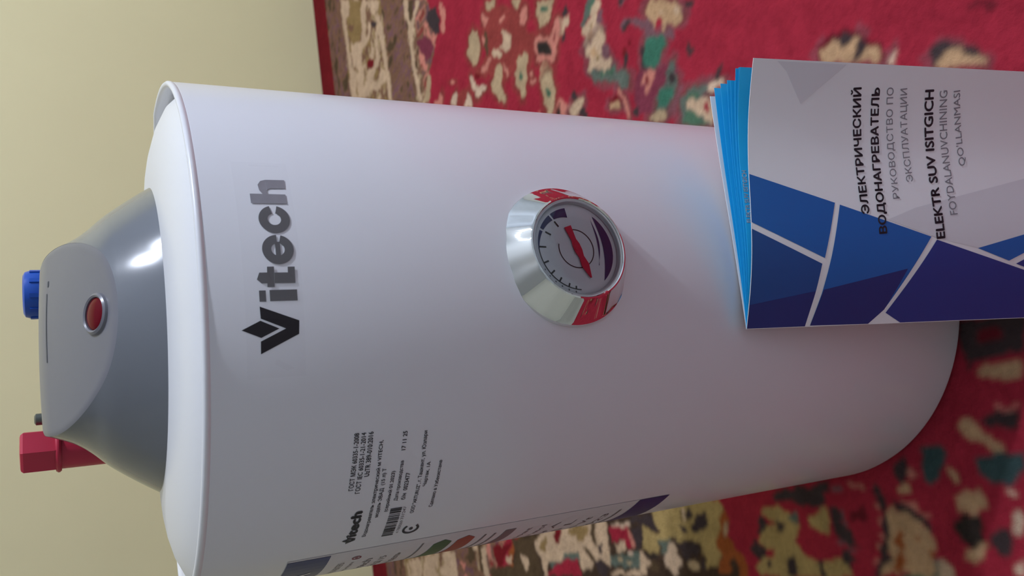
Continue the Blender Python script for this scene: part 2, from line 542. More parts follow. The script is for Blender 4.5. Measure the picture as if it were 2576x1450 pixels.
  ('K', [(-452,819),(-449,833),(-456,840),(-459,844),(-467,836),(-467,828)]),
  ('R', [(-416,859),(-416,896),(-423,897),(-437,893),(-439,886),(-432,883),(-430,875),(-432,862)]),
  ('H', [(-413,866),(-412,895),(-412,902),(-416,900),(-417,867)]),
  ('P', [(-417,897),(-423,902),(-434,901),(-437,895),(-429,894)]),
  ('C', [(-433,865),(-431,883),(-438,885),(-443,875),(-442,864)]),
  ('q', [(-444,851),(-443,864),(-445,880),(-438,899),(-446,908),(-455,906),(-458,893),(-458,852),(-453,848)]),
  ('E', [(-450,875),(-452,873),(-452,868),(-452,864),(-450,863),(-448,865),(-447,870),(-448,874)]),
  ('E', [(-453,891),(-454,889),(-455,885),(-455,881),(-453,880),(-451,882),(-450,886),(-451,890)]),
  ('H', [(-441,886),(-440,893),(-443,894),(-445,889),(-444,885)]),
  ('K', [(-418,903),(-416,919),(-425,921),(-433,917),(-438,905),(-434,901)]),
  ('Y', [(-414,921),(-417,929),(-423,944),(-418,948),(-413,940),(-403,944),(-399,980),(-425,974),(-423,966),(-429,965),(-430,944),(-437,945),(-443,941),(-444,926),(-438,914),(-430,920)]),
  ('K', [(-407,897),(-403,940),(-419,945),(-422,942),(-418,933),(-412,919),(-412,902)]),
  ('q', [(-430,944),(-428,964),(-446,950),(-443,945),(-437,947)]),
  ('B', [(-439,911),(-444,925),(-446,945),(-450,934),(-449,926)]),
  ('C', [(-439,907),(-442,915),(-449,922),(-454,932),(-455,919),(-465,912),(-458,907)]),
  ('C', [(-463,848),(-461,863),(-462,881),(-458,896),(-459,906),(-465,909),(-466,845)]),
 ],
 'F': [
  ('Y', [(-401,942),(-396,968),(-395,1007),(-395,1045),(-404,1048),(-416,1039),(-426,1033),(-433,1029),(-441,1035),(-453,1027),(-455,1014),(-453,1009),(-448,1012),(-444,1005),(-433,1006),(-430,988),(-432,978),(-424,967),(-422,948),(-412,944)]),
  ('H', [(-401,987),(-402,994),(-412,993),(-409,990)]),
  ('K', [(-409,1009),(-407,1024),(-416,1023),(-421,1012),(-423,1003),(-418,1000)]),
  ('K', [(-415,983),(-418,991),(-424,993),(-424,987)]),
  ('K', [(-403,996),(-401,1005),(-409,1003),(-414,997),(-408,994)]),
  ('k', [(-402,981),(-403,986),(-411,990),(-412,986)]),
  ('K', [(-431,987),(-433,993),(-433,1004),(-443,1003),(-446,997),(-441,993),(-450,987),(-448,980),(-439,976),(-432,972),(-426,966),(-427,973),(-434,977)]),
  ('H', [(-434,959),(-432,969),(-441,970),(-448,975),(-455,975),(-458,969),(-463,966),(-463,959),(-457,955),(-453,946)]),
  ('E', [(-453,1001),(-456,998),(-457,992),(-456,987),(-453,986),(-450,989),(-449,995),(-450,1000)]),
  ('K', [(-452,1011),(-454,1009),(-456,1006),(-454,1003),(-452,1003),(-449,1005),(-448,1008),(-449,1010)]),
  ('k', [(-455,935),(-458,933),(-459,928),(-458,924),(-455,923),(-452,926),(-451,930),(-452,935)]),
  ('U', [(-405,1043),(-405,1053),(-414,1051),(-427,1047),(-433,1051),(-444,1048),(-461,1042),(-461,1024),(-452,1028),(-444,1035),(-437,1032),(-430,1030),(-423,1036)]),
  ('E', [(-420,1049),(-425,1047),(-427,1044),(-425,1042),(-420,1043),(-415,1045),(-413,1048),(-415,1050)]),
  ('K', [(-437,1071),(-430,1082),(-440,1095),(-444,1091),(-445,1082)]),
  ('K', [(-415,1086),(-413,1092),(-421,1100),(-425,1092),(-424,1084)]),
  ('Y', [(-407,1092),(-404,1111),(-409,1127),(-415,1123),(-416,1106),(-413,1096),(-410,1093)]),
  ('Y', [(-423,1097),(-418,1104),(-423,1108),(-429,1108),(-427,1117),(-419,1124),(-425,1129),(-433,1128),(-445,1132),(-459,1127),(-460,1094),(-457,1089),(-456,1082),(-453,1076),(-448,1078),(-444,1093),(-444,1108),(-433,1112),(-438,1105),(-437,1092),(-433,1087),(-428,1084)]),
  ('K', [(-447,1093),(-447,1099),(-451,1100),(-453,1092)]),
  ('K', [(-420,1109),(-420,1117),(-425,1118),(-427,1113),(-424,1109)]),
  ('K', [(-432,1109),(-433,1112),(-440,1107),(-438,1105)]),
  ('K', [(-393,1114),(-389,1148),(-409,1142),(-403,1136),(-401,1122),(-401,1111)]),
  ('q', [(-410,1126),(-413,1134),(-419,1134),(-421,1126),(-415,1123)]),
 ],
 'G': [
  ('Y', [(-404,1113),(-409,1127),(-415,1124),(-420,1136),(-426,1135),(-433,1128),(-445,1133),(-446,1144),(-447,1155),(-444,1171),(-454,1176),(-457,1174),(-460,1096)]),
  ('K', [(-418,1110),(-419,1119),(-427,1116),(-426,1109)]),
  ('K', [(-446,1114),(-446,1125),(-457,1122),(-458,1112)]),
  ('K', [(-445,1144),(-446,1152),(-457,1152),(-458,1145)]),
  ('Y', [(-416,1147),(-410,1158),(-409,1167),(-419,1166),(-425,1160),(-423,1153),(-422,1147)]),
  ('R', [(-426,1132),(-422,1139),(-423,1153),(-430,1160),(-439,1158),(-444,1161),(-446,1152),(-445,1139),(-442,1131),(-434,1130)]),
  ('K', [(-394,1145),(-390,1159),(-388,1177),(-398,1172),(-399,1165),(-406,1164),(-410,1157),(-407,1140),(-399,1136)]),
  ('K', [(-409,1169),(-408,1178),(-419,1180),(-429,1187),(-436,1185),(-440,1190),(-439,1180),(-433,1173),(-425,1168)]),
  ('K', [(-440,1172),(-442,1179),(-448,1182),(-453,1174),(-447,1170)]),
  ('q', [(-412,1125),(-408,1136),(-418,1134),(-420,1128)]),
  ('Q', [(-410,1180),(-411,1183),(-420,1184),(-424,1188),(-424,1183),(-418,1181)]),
  ('Q', [(-432,1168),(-435,1174),(-442,1186),(-445,1184),(-440,1178)]),
  ('d', [(-411,1188),(-409,1201),(-416,1203),(-420,1196),(-418,1187)]),
  ('P', [(-391,1192),(-394,1207),(-396,1202),(-394,1193)]),
  ('Q', [(-393,1177),(-392,1187),(-398,1185),(-397,1179)]),
  ('K', [(-392,1217),(-393,1221),(-403,1221),(-407,1222),(-420,1219),(-430,1219),(-443,1213),(-447,1214),(-455,1204),(-457,1202),(-457,1198),(-447,1205),(-427,1213),(-411,1217),(-403,1214)]),
  ('P', [(-429,1213),(-431,1212),(-432,1210),(-431,1208),(-429,1208),(-427,1210),(-426,1212),(-427,1213)]),
  ('P', [(-437,1209),(-439,1208),(-440,1206),(-439,1205),(-437,1205),(-435,1206),(-434,1208),(-435,1209)]),
  ('P', [(-418,1215),(-421,1214),(-422,1212),(-421,1211),(-418,1211),(-416,1212),(-415,1214),(-416,1215)]),
  ('P', [(-447,1204),(-449,1202),(-450,1201),(-449,1200),(-447,1201),(-445,1202),(-444,1203),(-445,1204)]),
  ('P', [(-408,1216),(-409,1215),(-410,1213),(-409,1212),(-408,1211),(-407,1212),(-407,1214),(-407,1216)]),
  ('T', [(-409,1222),(-408,1228),(-414,1230),(-416,1239),(-420,1245),(-426,1250),(-434,1252),(-455,1246),(-457,1203),(-452,1206),(-448,1214),(-440,1214),(-430,1218),(-417,1220)]),
  ('U', [(-422,1227),(-424,1231),(-437,1229),(-439,1226),(-446,1228),(-455,1223),(-455,1217),(-446,1219),(-437,1224),(-435,1221)]),
  ('U', [(-429,1235),(-431,1241),(-434,1241),(-432,1237)]),
  ('U', [(-439,1243),(-445,1249),(-449,1248),(-442,1243)]),
  ('P', [(-404,1234),(-407,1240),(-409,1240),(-408,1246),(-414,1245),(-417,1253),(-419,1254),(-418,1250),(-412,1241)]),
  ('K', [(-404,1227),(-407,1239),(-413,1240),(-417,1248),(-423,1252),(-429,1253),(-425,1250),(-420,1244),(-415,1233),(-412,1230)]),
  ('K', [(-382,1236),(-375,1247),(-387,1246),(-394,1242),(-394,1236),(-388,1235)]),
  ('P', [(-384,1246),(-388,1253),(-391,1249),(-389,1246)]),
  ('T', [(-395,1234),(-395,1246),(-402,1244),(-400,1239),(-399,1234)]),
 ],
 'H': [
  ('K', [(-296,1311),(-297,1354),(-324,1346),(-321,1316),(-328,1305)]),
  ('d', [(-303,1320),(-304,1336),(-312,1338),(-314,1328),(-310,1319)]),
  ('T', [(-327,1313),(-325,1320),(-329,1342),(-338,1339),(-334,1316)]),
  ('T', [(-358,1293),(-357,1301),(-364,1305),(-370,1307),(-377,1319),(-381,1317),(-378,1309),(-372,1298),(-367,1291)]),
  ('K', [(-360,1309),(-356,1320),(-357,1336),(-366,1333),(-363,1318),(-366,1312)]),
  ('P', [(-352,1319),(-354,1337),(-356,1336),(-355,1320)]),
  ('j', [(-384,1295),(-381,1308),(-380,1330),(-394,1326),(-402,1316),(-399,1303),(-393,1297)]),
  ('j', [(-373,1260),(-370,1275),(-377,1280),(-388,1272),(-399,1262),(-395,1256)]),
  ('T', [(-384,1276),(-385,1279),(-395,1283),(-394,1279),(-388,1276)]),
  ('T', [(-403,1275),(-400,1285),(-403,1295),(-414,1294),(-417,1288),(-414,1284),(-416,1276)]),
  ('B', [(-420,1272),(-415,1282),(-417,1288),(-425,1291),(-433,1288),(-440,1280),(-434,1274),(-431,1270)]),
  ('H', [(-418,1310),(-416,1316),(-426,1316),(-431,1310),(-427,1308)]),
  ('K', [(-428,1294),(-425,1304),(-431,1306),(-441,1301),(-441,1294),(-435,1291)]),
  ('T', [(-434,1285),(-434,1290),(-439,1286),(-446,1282),(-448,1276),(-442,1272),(-438,1274),(-440,1281)]),
  ('H', [(-449,1302),(-446,1311),(-454,1308),(-454,1300)]),
  ('H', [(-403,1311),(-408,1320),(-410,1318),(-407,1312)]),
 ],
}

# ------------------------------------------------------------------ rug
# Woven pattern in rug coordinates (mm): s along the back wall, t away from it.
PAL = {'R': (146, 42, 62), 'D': (108, 30, 38), 'd': (98, 34, 46), 'C': (184, 165, 146), 'E': (168, 152, 128),
       'T': (174, 148, 120), 'O': (135, 116, 82), 'Y': (158, 142, 100), 'W': (118, 92, 78), 'K': (62, 55, 60),
       'k': (80, 68, 54), 'B': (50, 46, 46), 'G': (58, 110, 97), 'g': (72, 106, 91), 'q': (88, 102, 99),
       'Q': (110, 82, 94), 'M': (114, 55, 75), 'N': (134, 62, 62), 'P': (184, 124, 117), 'H': (194, 176, 162),
       'U': (140, 80, 46), 'j': (54, 76, 82), 'n': (66, 54, 47)}
RUG_GAIN = np.array((1.12, 0.98, 0.84))
PALL = {k: np.array(lin(v)) * RUG_GAIN for k, v in PAL.items()}


def build_rug():
    coarse = lambda a, b, st: list(np.arange(a, b, st))
    sv = np.array(coarse(-1000, -700, 12) + coarse(-700, 960, 2.1) + coarse(960, 1200, 12) + [1200.0])
    tv = np.array(coarse(4, 1640, 2.1) + coarse(1640, 1900, 12) + [1900.0])
    ns, nt = len(sv), len(tv)
    S, T = np.meshgrid(sv, tv, indexing='ij')
    # yarn-level irregularity of the pattern edges
    Sw = S + 4 * (value_noise(S / 6, T / 6, 1) - .5) + 4 * (value_noise(S / 20, T / 20, 2) - .5)
    Tw = T + 5 * (value_noise(S / 6, T / 6, 3) - .5) + 5 * (value_noise(S / 20, T / 20, 4) - .5)
    col = np.empty((ns, nt, 3), np.float32)
    col[:] = PALL['R']
    n1 = value_noise(S / 16 + 9, T / 9, 5)
    n2 = value_noise(S / 40, T / 22, 6)
    n3 = value_noise(S / 9, T / 14 + 3, 7)

    def mottle(mask, names, n):
        k = np.clip((n * len(names)).astype(int), 0, len(names) - 1)
        tab = np.array([PALL[c] for c in names])
        col[mask] = tab[k[mask]]

    mix = np.clip((n1 * .6 + n2 * .4 - .5) * 1.9 + .5, 0, .999)
    mix2 = np.clip((n3 * .6 + n2 * .4 - .5) * 1.9 + .5, 0, .999)
    edge = 590 + 22 * np.sin(Sw / 23.0) + 26 * np.sin(Sw / 61.0 + 1)
    mottle(Tw < edge, 'NWPWQW', mix2)
    mottle(Tw < 536, 'WWEWWk', mix)
    mottle(Tw < 500, 'kWWQWW', mix2)
    mottle(Tw < 403, 'OWWEOC', mix)
    mottle(Tw < 184, 'kWWQWW', mix)
    col[T < 86] = PALL['D']
    # chevrons and guard lines of the border where it is a plain repeat
    zig = np.abs(((Sw / 140.0) % 1) - .5) * 2
    far = ((S > -440) & (S < 250)) | (S > 770) | (S < -560)
    line = np.abs(Tw - (200 + 185 * zig)) < 16
    col[far & line & (Tw > 184) & (Tw < 403)] = PALL['C']
    col[far & (np.abs(Tw - 193) < 8)] = PALL['C']
    col[far & (np.abs(Tw - 396) < 9)] = PALL['C']
    col[far & (np.abs(Tw - 512 - 12 * np.sin(Sw / 30)) < 8)] = PALL['C']

    def paint(name, poly, grow=0.0, blend=1.0):
        p = np.array(poly, float)
        if grow:
            c0 = p.mean(0)
            d = p - c0
            p = c0 + d * (1 + grow / np.maximum(np.hypot(d[:, 0], d[:, 1]), 8))[:, None]
        i0, i1 = np.searchsorted(sv, [p[:, 0].min() - 12, p[:, 0].max() + 12])
        j0, j1 = np.searchsorted(tv, [p[:, 1].min() - 12, p[:, 1].max() + 12])
        if i1 - i0 < 1 or j1 - j0 < 1:
            return
        xs, ys = Sw[i0:i1, j0:j1], Tw[i0:i1, j0:j1]
        ins = np.zeros(xs.shape, bool)
        for a, b in zip(p, np.roll(p, -1, 0)):
            if a[1] == b[1]:
                continue
            c = ((a[1] > ys) != (b[1] > ys)) & (xs < (b[0] - a[0]) * (ys - a[1]) / (b[1] - a[1]) + a[0])
            ins ^= c
        sub = col[i0:i1, j0:j1]
        sub[ins] = sub[ins] * (1 - blend) + PALL[name] * blend

    # repeats of the flower motifs in the parts of the field beyond the furniture
    for f in (lambda s, t: (180 - s, t), lambda s, t: (s + 520, t), lambda s, t: (s + 470, t + 640),
              lambda s, t: (-s - 520, t + 120), lambda s, t: (300 - s, t + 700), lambda s, t: (s - 130, t + 1100)):
        for key in ('B', 'C'):
            for name, poly in TRACED[key]:
                paint(name, [f(a, b) for a, b in poly])
    # lobed dark medallion on the left; its pattern repeats in mirror image
    med = [(-455 + (165 + 14 * math.cos(12 * a)) * math.cos(a), 835 + (205 + 14 * math.cos(12 * a)) * math.sin(a)) for a in np.linspace(0, 2 * math.pi, 97)[:-1]]
    paint('U', med, 10)
    paint('n', med)
    for key in ('D', 'E', 'F', 'G', 'H'):
        for name, poly in TRACED[key]:
            if name != 'n':
                paint(name, [(-944 - a, b) for a, b in poly])
                if key in 'EF':
                    paint(name, [(a + 84, 1760 - b) for a, b in poly])
    for key in ('A', 'B', 'C', 'R', 'D', 'E', 'F', 'G', 'H'):
        if key in 'BCR':      # darker outlines round the flowers
            for name, poly in TRACED[key]:
                if name in 'CETHGqgP':
                    paint('Q' if key != 'B' else 'N', poly, 11, .45)
                    paint('k', poly, 5, .35)
        for name, poly in TRACED[key]:
            if name != 'n':
                paint(name, poly)
    # the tufts of neighbouring colours mingle a little
    for _ in range(1):
        col[1:-1] = (col[:-2] + 2 * col[1:-1] + col[2:]) / 4
        col[:, 1:-1] = (col[:, :-2] + 2 * col[:, 1:-1] + col[:, 2:]) / 4
    # yarn to yarn shade differences
    g = 1 + .20 * (value_noise(S / 2.6, T / 2.6, 8) - .5) + .22 * (value_noise(S / 14, T / 14, 9) - .5)
    col *= g[..., None]
    z = -0.0012 * value_noise(S / 3.2, T / 3.2, 10) - 0.0006 * value_noise(S / 40, T / 40, 11)
    X = RO.x + (ES.x * S + ET.x * T) / 1000
    Y = RO.y + (ES.y * S + ET.y * T) / 1000
    V = np.stack([X, Y, z], -1).reshape(-1, 3)
    idx = np.arange(ns * nt).reshape(ns, nt)
    Fq = np.stack([idx[:-1, :-1], idx[:-1, 1:], idx[1:, 1:], idx[1:, :-1]], -1).reshape(-1, 4)
    me = bpy.data.meshes.new('woven_pile')
    me.vertices.add(len(V))
    me.vertices.foreach_set('co', V.ravel())
    me.loops.add(Fq.size)
    me.loops.foreach_set('vertex_index', Fq.ravel().astype(np.int32))
    me.polygons.add(len(Fq))
    me.polygons.foreach_set('loop_start', np.arange(0, Fq.size, 4, dtype=np.int32))
    me.polygons.foreach_set('loop_total', np.full(len(Fq), 4, np.int32))
    me.polygons.foreach_set('use_smooth', np.ones(len(Fq), bool))
    me.update(calc_edges=True)
    at = me.color_attributes.new('yarn', 'FLOAT_COLOR', 'POINT')
    rgba = np.ones((ns * nt, 4), np.float32)
    rgba[:, :3] = col.reshape(-1, 3)
    at.data.foreach_set('color', rgba.ravel())
    m = bpy.data.materials.new('rug_yarn')
    m.use_nodes = True
    nt_ = m.node_tree
    b = nt_.nodes['Principled BSDF']
    ca = nt_.nodes.new('ShaderNodeVertexColor')
    ca.layer_name = 'yarn'
    nt_.links.new(ca.outputs['Color'], b.inputs['Base Color'])
    b.inputs['Roughness'].default_value = 0.95
    b.inputs['Specular IOR Level'].default_value = 0.03
    tc = nt_.nodes.new('ShaderNodeTexCoord')
    nz = nt_.nodes.new('ShaderNodeTexNoise')
    nz.inputs['Scale'].default_value = 450
    nt_.links.new(tc.outputs['Object'], nz.inputs['Vector'])
    bp = nt_.nodes.new('ShaderNodeBump')
    bp.inputs['Strength'].default_value = 0.35
    bp.inputs['Distance'].default_value = 0.002
    nt_.links.new(nz.outputs['Fac'], bp.inputs['Height'])
    nt_.links.new(bp.outputs['Normal'], b.inputs['Normal'])
    me.materials.append(m)
    root = empty('patterned_rug', tuple(RO + ES * .05 + ET * 1.3 + Vector((0, 0, ZF))))
    tag(root, 'red woven rug with cream, green and black floral pattern and a brown border', 'rug')
    pile = bpy.data.objects.new('woven_pile', me)
    C.objects.link(pile)
    pile.parent = root
    pile.location = -root.location
    # backing and bound edge
    m_back = mat('rug_backing', (.35, .25, .16), rough=.9, var=.1, var_scale=200)
    m_edge = mat('rug_edge_binding', tuple(PALL['D'] * .9), rough=.9, var=.15, var_scale=300, bump=.4, bump_scale=500)
    rug_box('backing', -0.999, 1.199, .005, 1.899, ZF, -.0022, m_back, root)
    rug_box('edge_binding', -1.004, 1.204, .0005, .0045, ZF, -.0006, m_edge, root)
    rug_box('edge_binding', -1.004, 1.204, 1.8995, 1.904, ZF, -.0006, m_edge, root)
    rug_box('edge_binding', -1.004, -0.9995, .0045, 1.8995, ZF, -.0006, m_edge, root)
    rug_box('edge_binding', 1.1995, 1.204, .0045, 1.8995, ZF, -.0006, m_edge, root)


def rug_box(name, s0, s1, t0, t1, z0, z1, m, root):
    V, Fc = box(s0, s1, t0, t1, z0, z1)
    V = [tuple(RO + ES * s + ET * t + Vector((0, 0, z)) - root.location) for s, t, z in V]
    return recalc(mesh_obj(name, V, Fc, m, root))


build_rug()

# ------------------------------------------------------------------ water heater
RB = 0.130           # body radius
HB = 0.461           # height of the top rim
TURN = math.radians(13.7)

m_enamel = mat('white_enamel', (0.75, 0.75, 0.775), rough=0.28, spec=0.5, coat=0.25, coat_rough=0.12, var=0.006, var_scale=12)
m_lid = mat('white_lid_plastic', (0.80, 0.80, 0.82), rough=0.3, spec=0.5, var=0.005, var_scale=20)
m_grey = mat('grey_cover_plastic', (0.165, 0.175, 0.195), rough=0.17, spec=0.55, coat=0.2, var=0.02, var_scale=40)
m_grey2 = mat('light_grey_panel_plastic', (0.175, 0.172, 0.195), rough=0.28, spec=0.5, var=0.02, var_scale=40)
m_slot = mat('dark_slot', (0.085, 0.09, 0.10), rough=0.6, var=.1)
m_redlens = mat('red_lens', (0.13, 0.001, 0.008), rough=0.05, spec=0.12, coat=0.0, var=.05)
m_redcap = mat('red_cap_plastic', (0.50, 0.022, 0.055), rough=0.4, var=.05, var_scale=60)
m_bluecap = mat('blue_cap_plastic', (0.012, 0.085, 0.46), rough=0.35, var=.05, var_scale=60)
m_sleeve = mat('pale_pipe_sleeve', (0.62, 0.66, 0.72), rough=0.3, var=.03)
m_stud = mat('earth_stud_steel', (0.16, 0.17, 0.15), rough=0.4, metal=.7, var=.05)
m_chrome = mat('chrome', (0.80, 0.81, 0.78), rough=0.04, metal=1.0, var=.01, bump=0.0)
m_dial = mat('white_dial', (0.74, 0.74, 0.77), rough=0.4, var=.01)
m_black = mat('black_print', (0.02, 0.02, 0.022), rough=0.4, var=.05)
m_dialblue = mat('navy_dial_print', (0.018, 0.024, 0.11), rough=0.4, var=.05)
m_needle = mat('red_needle', (0.68, 0.012, 0.05), rough=0.35, var=.03)
m_glass = bpy.data.materials.new('gauge_glass')
m_glass.use_nodes = True
_g = m_glass.node_tree
_g.nodes.remove(_g.nodes['Principled BSDF'])
_tr = _g.nodes.new('ShaderNodeBsdfTransparent')
_gl = _g.nodes.new('ShaderNodeBsdfGlossy')
_gl.inputs['Roughness'].default_value = 0.02
_fr = _g.nodes.new('ShaderNodeFresnel')
_fr.inputs['IOR'].default_value = 1.5
_mx = _g.nodes.new('ShaderNodeMixShader')
_g.links.new(_fr.outputs[0], _mx.inputs[0])
_g.links.new(_tr.outputs[0], _mx.inputs[1])
_g.links.new(_gl.outputs[0], _mx.inputs[2])
_g.links.new(_mx.outputs[0], _g.nodes['Material Output'].inputs[0])
m_logo_dark = mat('dark_logo_foil', (0.03, 0.027, 0.032), rough=0.42, metal=0.35, var=.08, var_scale=80)
m_logo = mat('grey_logo_foil', (0.16, 0.16, 0.165), rough=0.42, metal=0.35, var=.08, var_scale=80)
m_logo_pale = mat('pale_logo_foil', (0.33, 0.33, 0.36), rough=0.42, metal=0.3, var=.15, var_scale=150)
m_film = mat('clear_transfer_film', (0.8, 0.8, 0.82), rough=0.2, alpha=0.02, var=.05)
m_sticker = mat('white_sticker', (0.66, 0.66, 0.68), rough=0.35, var=.02)
m_navy = mat('navy_sticker_print', (0.017, 0.026, 0.14), rough=0.35, var=.06)
m_green = mat('green_sticker_print', (0.02, 0.11, 0.035), rough=0.4, var=.06)
m_orange = mat('orange_red_sticker_print', (0.32, 0.06, 0.035), rough=0.4, var=.06)
m_greyprint = mat('grey_sticker_print', (0.16, 0.15, 0.155), rough=0.4, var=.06)
m_pinkprint = mat('crimson_sticker_print', (0.25, 0.02, 0.05), rough=0.4, var=.06)

heater = empty('water_heater', (0, 0, 0), TURN)
tag(heater, 'white cylindrical electric water heater with grey domed top, standing on the red rug', 'water heater')


def on_body(V2, lift):
    """2D (s, z) in mm on the unrolled body -> points on the body wall"""
    r = RB + lift
    return [(r * math.sin(s / 1000 / RB), -r * math.cos(s / 1000 / RB), z / 1000) for s, z in V2]


def decal(name, shape, material, parent, lift=0.00025):
    V, Fc = shape
    o = mesh_obj(name, on_body(V, lift), Fc, material, parent)
    # all prints face outwards
    bm = bmesh.new()
    bm.from_mesh(o.data)
    for f in bm.faces:
        c = f.calc_center_median()
        if f.normal.x * c.x + f.normal.y * c.y < 0:
            f.normal_flip()
    bm.to_mesh(o.data)
    bm.free()
    return o


body = lathe_obj('body', [(0, 0.0), (.121, 0.0), (.1265, .0008), (.1293, .0028), (RB, .006), (RB, .15), (RB, .30),
                          (RB, .4575), (.1296, .4584)], m_enamel, heater, 160)
lathe_obj('top_rim', [(.1296, .4578), (.1303, .4590), (.1303, .4600), (.1296, .4609), (.1286, .4611), (.1276, .4606),
                      (.1270, .4590), (.1268, .4500), (.1262, .4500)], m_lid, body, 160, 50)
lathe_obj('lid', [(.1268, .4515), (.1255, .4520), (.1235, .4545), (.119, .4588), (.110, .4630), (.100, .4657),
                  (.090, .4673), (.082, .4680), (0, .4684)], m_lid, heater, 160, 60)

# the top falls away a little towards the wall side
for _n in ('body', 'top_rim', 'lid'):
    for _v in bpy.data.objects[_n].data.vertices:
        if _v.co.y > 0 and _v.co.z > .44:
            _v.co.z -= .075 * _v.co.y

# ---- grey control cover: a bell with a sloping roof facet
BELL_Z = np.array([.4640, .471, .4805, .4895, .497, .504, .510, .516, .522, .528])
BELL_R = np.array([.0798, .0755, .0690, .0623, .0550, .0497, .0470, .0450, .0425, .0380])


def smin(a, b, k):
    h = np.clip(.5 + .5 * (b - a) / k, 0, 1)
    return b * (1 - h) + a * h - k * h * (1 - h)


def roof_z(x, y):
    p = .4865 + .48 * (y + .063) - 1.1 * x * x + .9 * (.0016 - np.minimum((y + .035) ** 2, .0016))
    return smin(p, np.full_like(p, .5188) - .6 * x * x, .004)


def cover():
    seg = 320
    ang = np.arange(seg) * 2 * np.pi / seg
    sx, sy = np.sin(ang), -np.cos(ang)
    # spline-smoothed bell
    rb = np.linspace(BELL_R[-1], BELL_R[0], 200)
    zb_t = np.interp(rb, BELL_R[::-1], BELL_Z[::-1])
    ker = np.ones(25) / 25
    zb_t = np.convolve(np.pad(zb_t, 12, mode='reflect', reflect_type='odd'), ker, 'valid')
    bell_z = lambda r: np.interp(r, rb, zb_t)
    # radius at which the sloping roof cuts the bell, for every direction
    r_cut = np.empty(seg)
    for k in range(seg):
        lo, hi = BELL_R[-1], BELL_R[0]
        for _ in range(40):
            mid = (lo + hi) / 2
            if roof_z(np.array([mid * sx[k]]), np.array([mid * sy[k]]))[0] < bell_z(mid):
                lo = mid
            else:
                hi = mid
        r_cut[k] = lo

    def grid(name, rows, zf, m, parent, tip):
        V, Fc = [], []
        for fr in rows:
            r = fr(r_cut)
            x, y = r * sx, r * sy
            V += list(zip(x, y, zf(r, x, y)))
        n = len(rows)
        for i in range(n - 1):
            for k in range(seg):
                k2 = (k + 1) % seg
                Fc.append((i * seg + k, (i + 1) * seg + k, (i + 1) * seg + k2, i * seg + k2))
        o = mesh_obj(name, V, Fc, m, parent)
        recalc(o)
        if sum(p.normal.z for p in o.data.polygons) < 0:
            o.data.flip_normals()
        return sharp(o, 50)
    low = [(lambda rc, t=t: rc + (BELL_R[0] - rc) * t) for t in np.linspace(0, 1, 40)]
    c = grid('control_cover', low, lambda r, x, y: bell_z(r), m_grey, heater, False)
    fr = np.concatenate([np.linspace(0, .93, 34), [.955, .975, .99, 1.0]])
    top = [(lambda rc, t=t: rc * t) for t in fr]

    def zroof(r, x, y):
        e = np.clip((r / np.maximum(r_cut, 1e-6) - .95) / .05, 0, 1)
        return roof_z(x, y) + .0004 - .0005 * e * e
    p = grid('front_panel', top, zroof, m_grey2, c, True)
    p['label'] = 'lighter grey sloping oval panel'
    return c, p


ctrl, panel = cover()

# indicator lamp set in the panel
_pz = float(roof_z(np.array([0.0007]), np.array([-.0494]))[0])
_e = .0008
_dy = (float(roof_z(np.array([0.0]), np.array([-.0494 + _e]))[0]) - float(roof_z(np.array([0.0]), np.array([-.0494 - _e]))[0])) / (2 * _e)
_nrm = Vector((0, -_dy, 1)).normalized()
_q = Vector((0, 0, 1)).rotation_difference(_nrm)
lamp_ring = lathe_obj('lamp_bezel', [(.0074, -.001), (.0076, .0016), (.0084, .0021), (.0094, .0014), (.0102, -.0008)], m_grey2, ctrl, 48)
LM = Matrix.Translation((.0007, -.0494, _pz)) @ _q.to_matrix().to_4x4()
lamp_ring.matrix_local = LM
lens = lathe_obj('indicator_lamp', [(.0076, .0002)] + [(.0075 * math.cos(math.radians(t)), .0006 + .0016 * math.sin(math.radians(t))) for t in range(5, 91, 8)] + [(0, .0022)],
                 m_redlens, ctrl, 48, 60)
lens.matrix_local = LM
lens['label'] = 'round red indicator lens'


def on_roof(pts, lift):
    X = np.array([p[0] for p in pts])
    Y = np.array([p[1] for p in pts])
    Z = roof_z(X, Y) + .0004 + lift
    return [(a, b, c) for a, b, c in zip(X, Y, Z)]


pts = [(-.0105 + .0345 * i / 20, -.0056 + dy) for dy in (0, .0009) for i in range(21)]
mesh_obj('panel_seam', on_roof(pts, .0002), [(i, i + 1, 22 + i, 21 + i) for i in range(20)], m_slot, ctrl)
pts = [(.0272 + .003 * i / 4, -.0066 + dy) for dy in (0, .0012) for i in range(5)]
mesh_obj('seam_notch', on_roof(pts, .0002), [(i, i + 1, 6 + i, 5 + i) for i in range(4)], m_slot, ctrl)


# ---- pipe caps
def prism(r, z0, z1, n, bev, rot=0.0, taper=1.0):
    V, Fc = [], []
    prof = [(r * taper, z0), (r, z1 - bev), (r - bev * .7, z1 - bev * .25), (r - bev * 1.6, z1)]
    for rr_, zz in prof:
        for k in range(n):
            a = rot + 2 * math.pi * k / n
            V.append((rr_ * math.cos(a), rr_ * math.sin(a), zz))
    for i in range(len(prof) - 1):
        for k in range(n):
            Fc.append((i * n + k, i * n + (k + 1) % n, i * n + n + (k + 1) % n, i * n + n + k))
    Fc.append(tuple(range(n)))
    Fc.append(tuple(3 * n + k for k in range(n)))
    return V, Fc


def place(o, x, y):
    o.location = (x, y, 0)
    return o


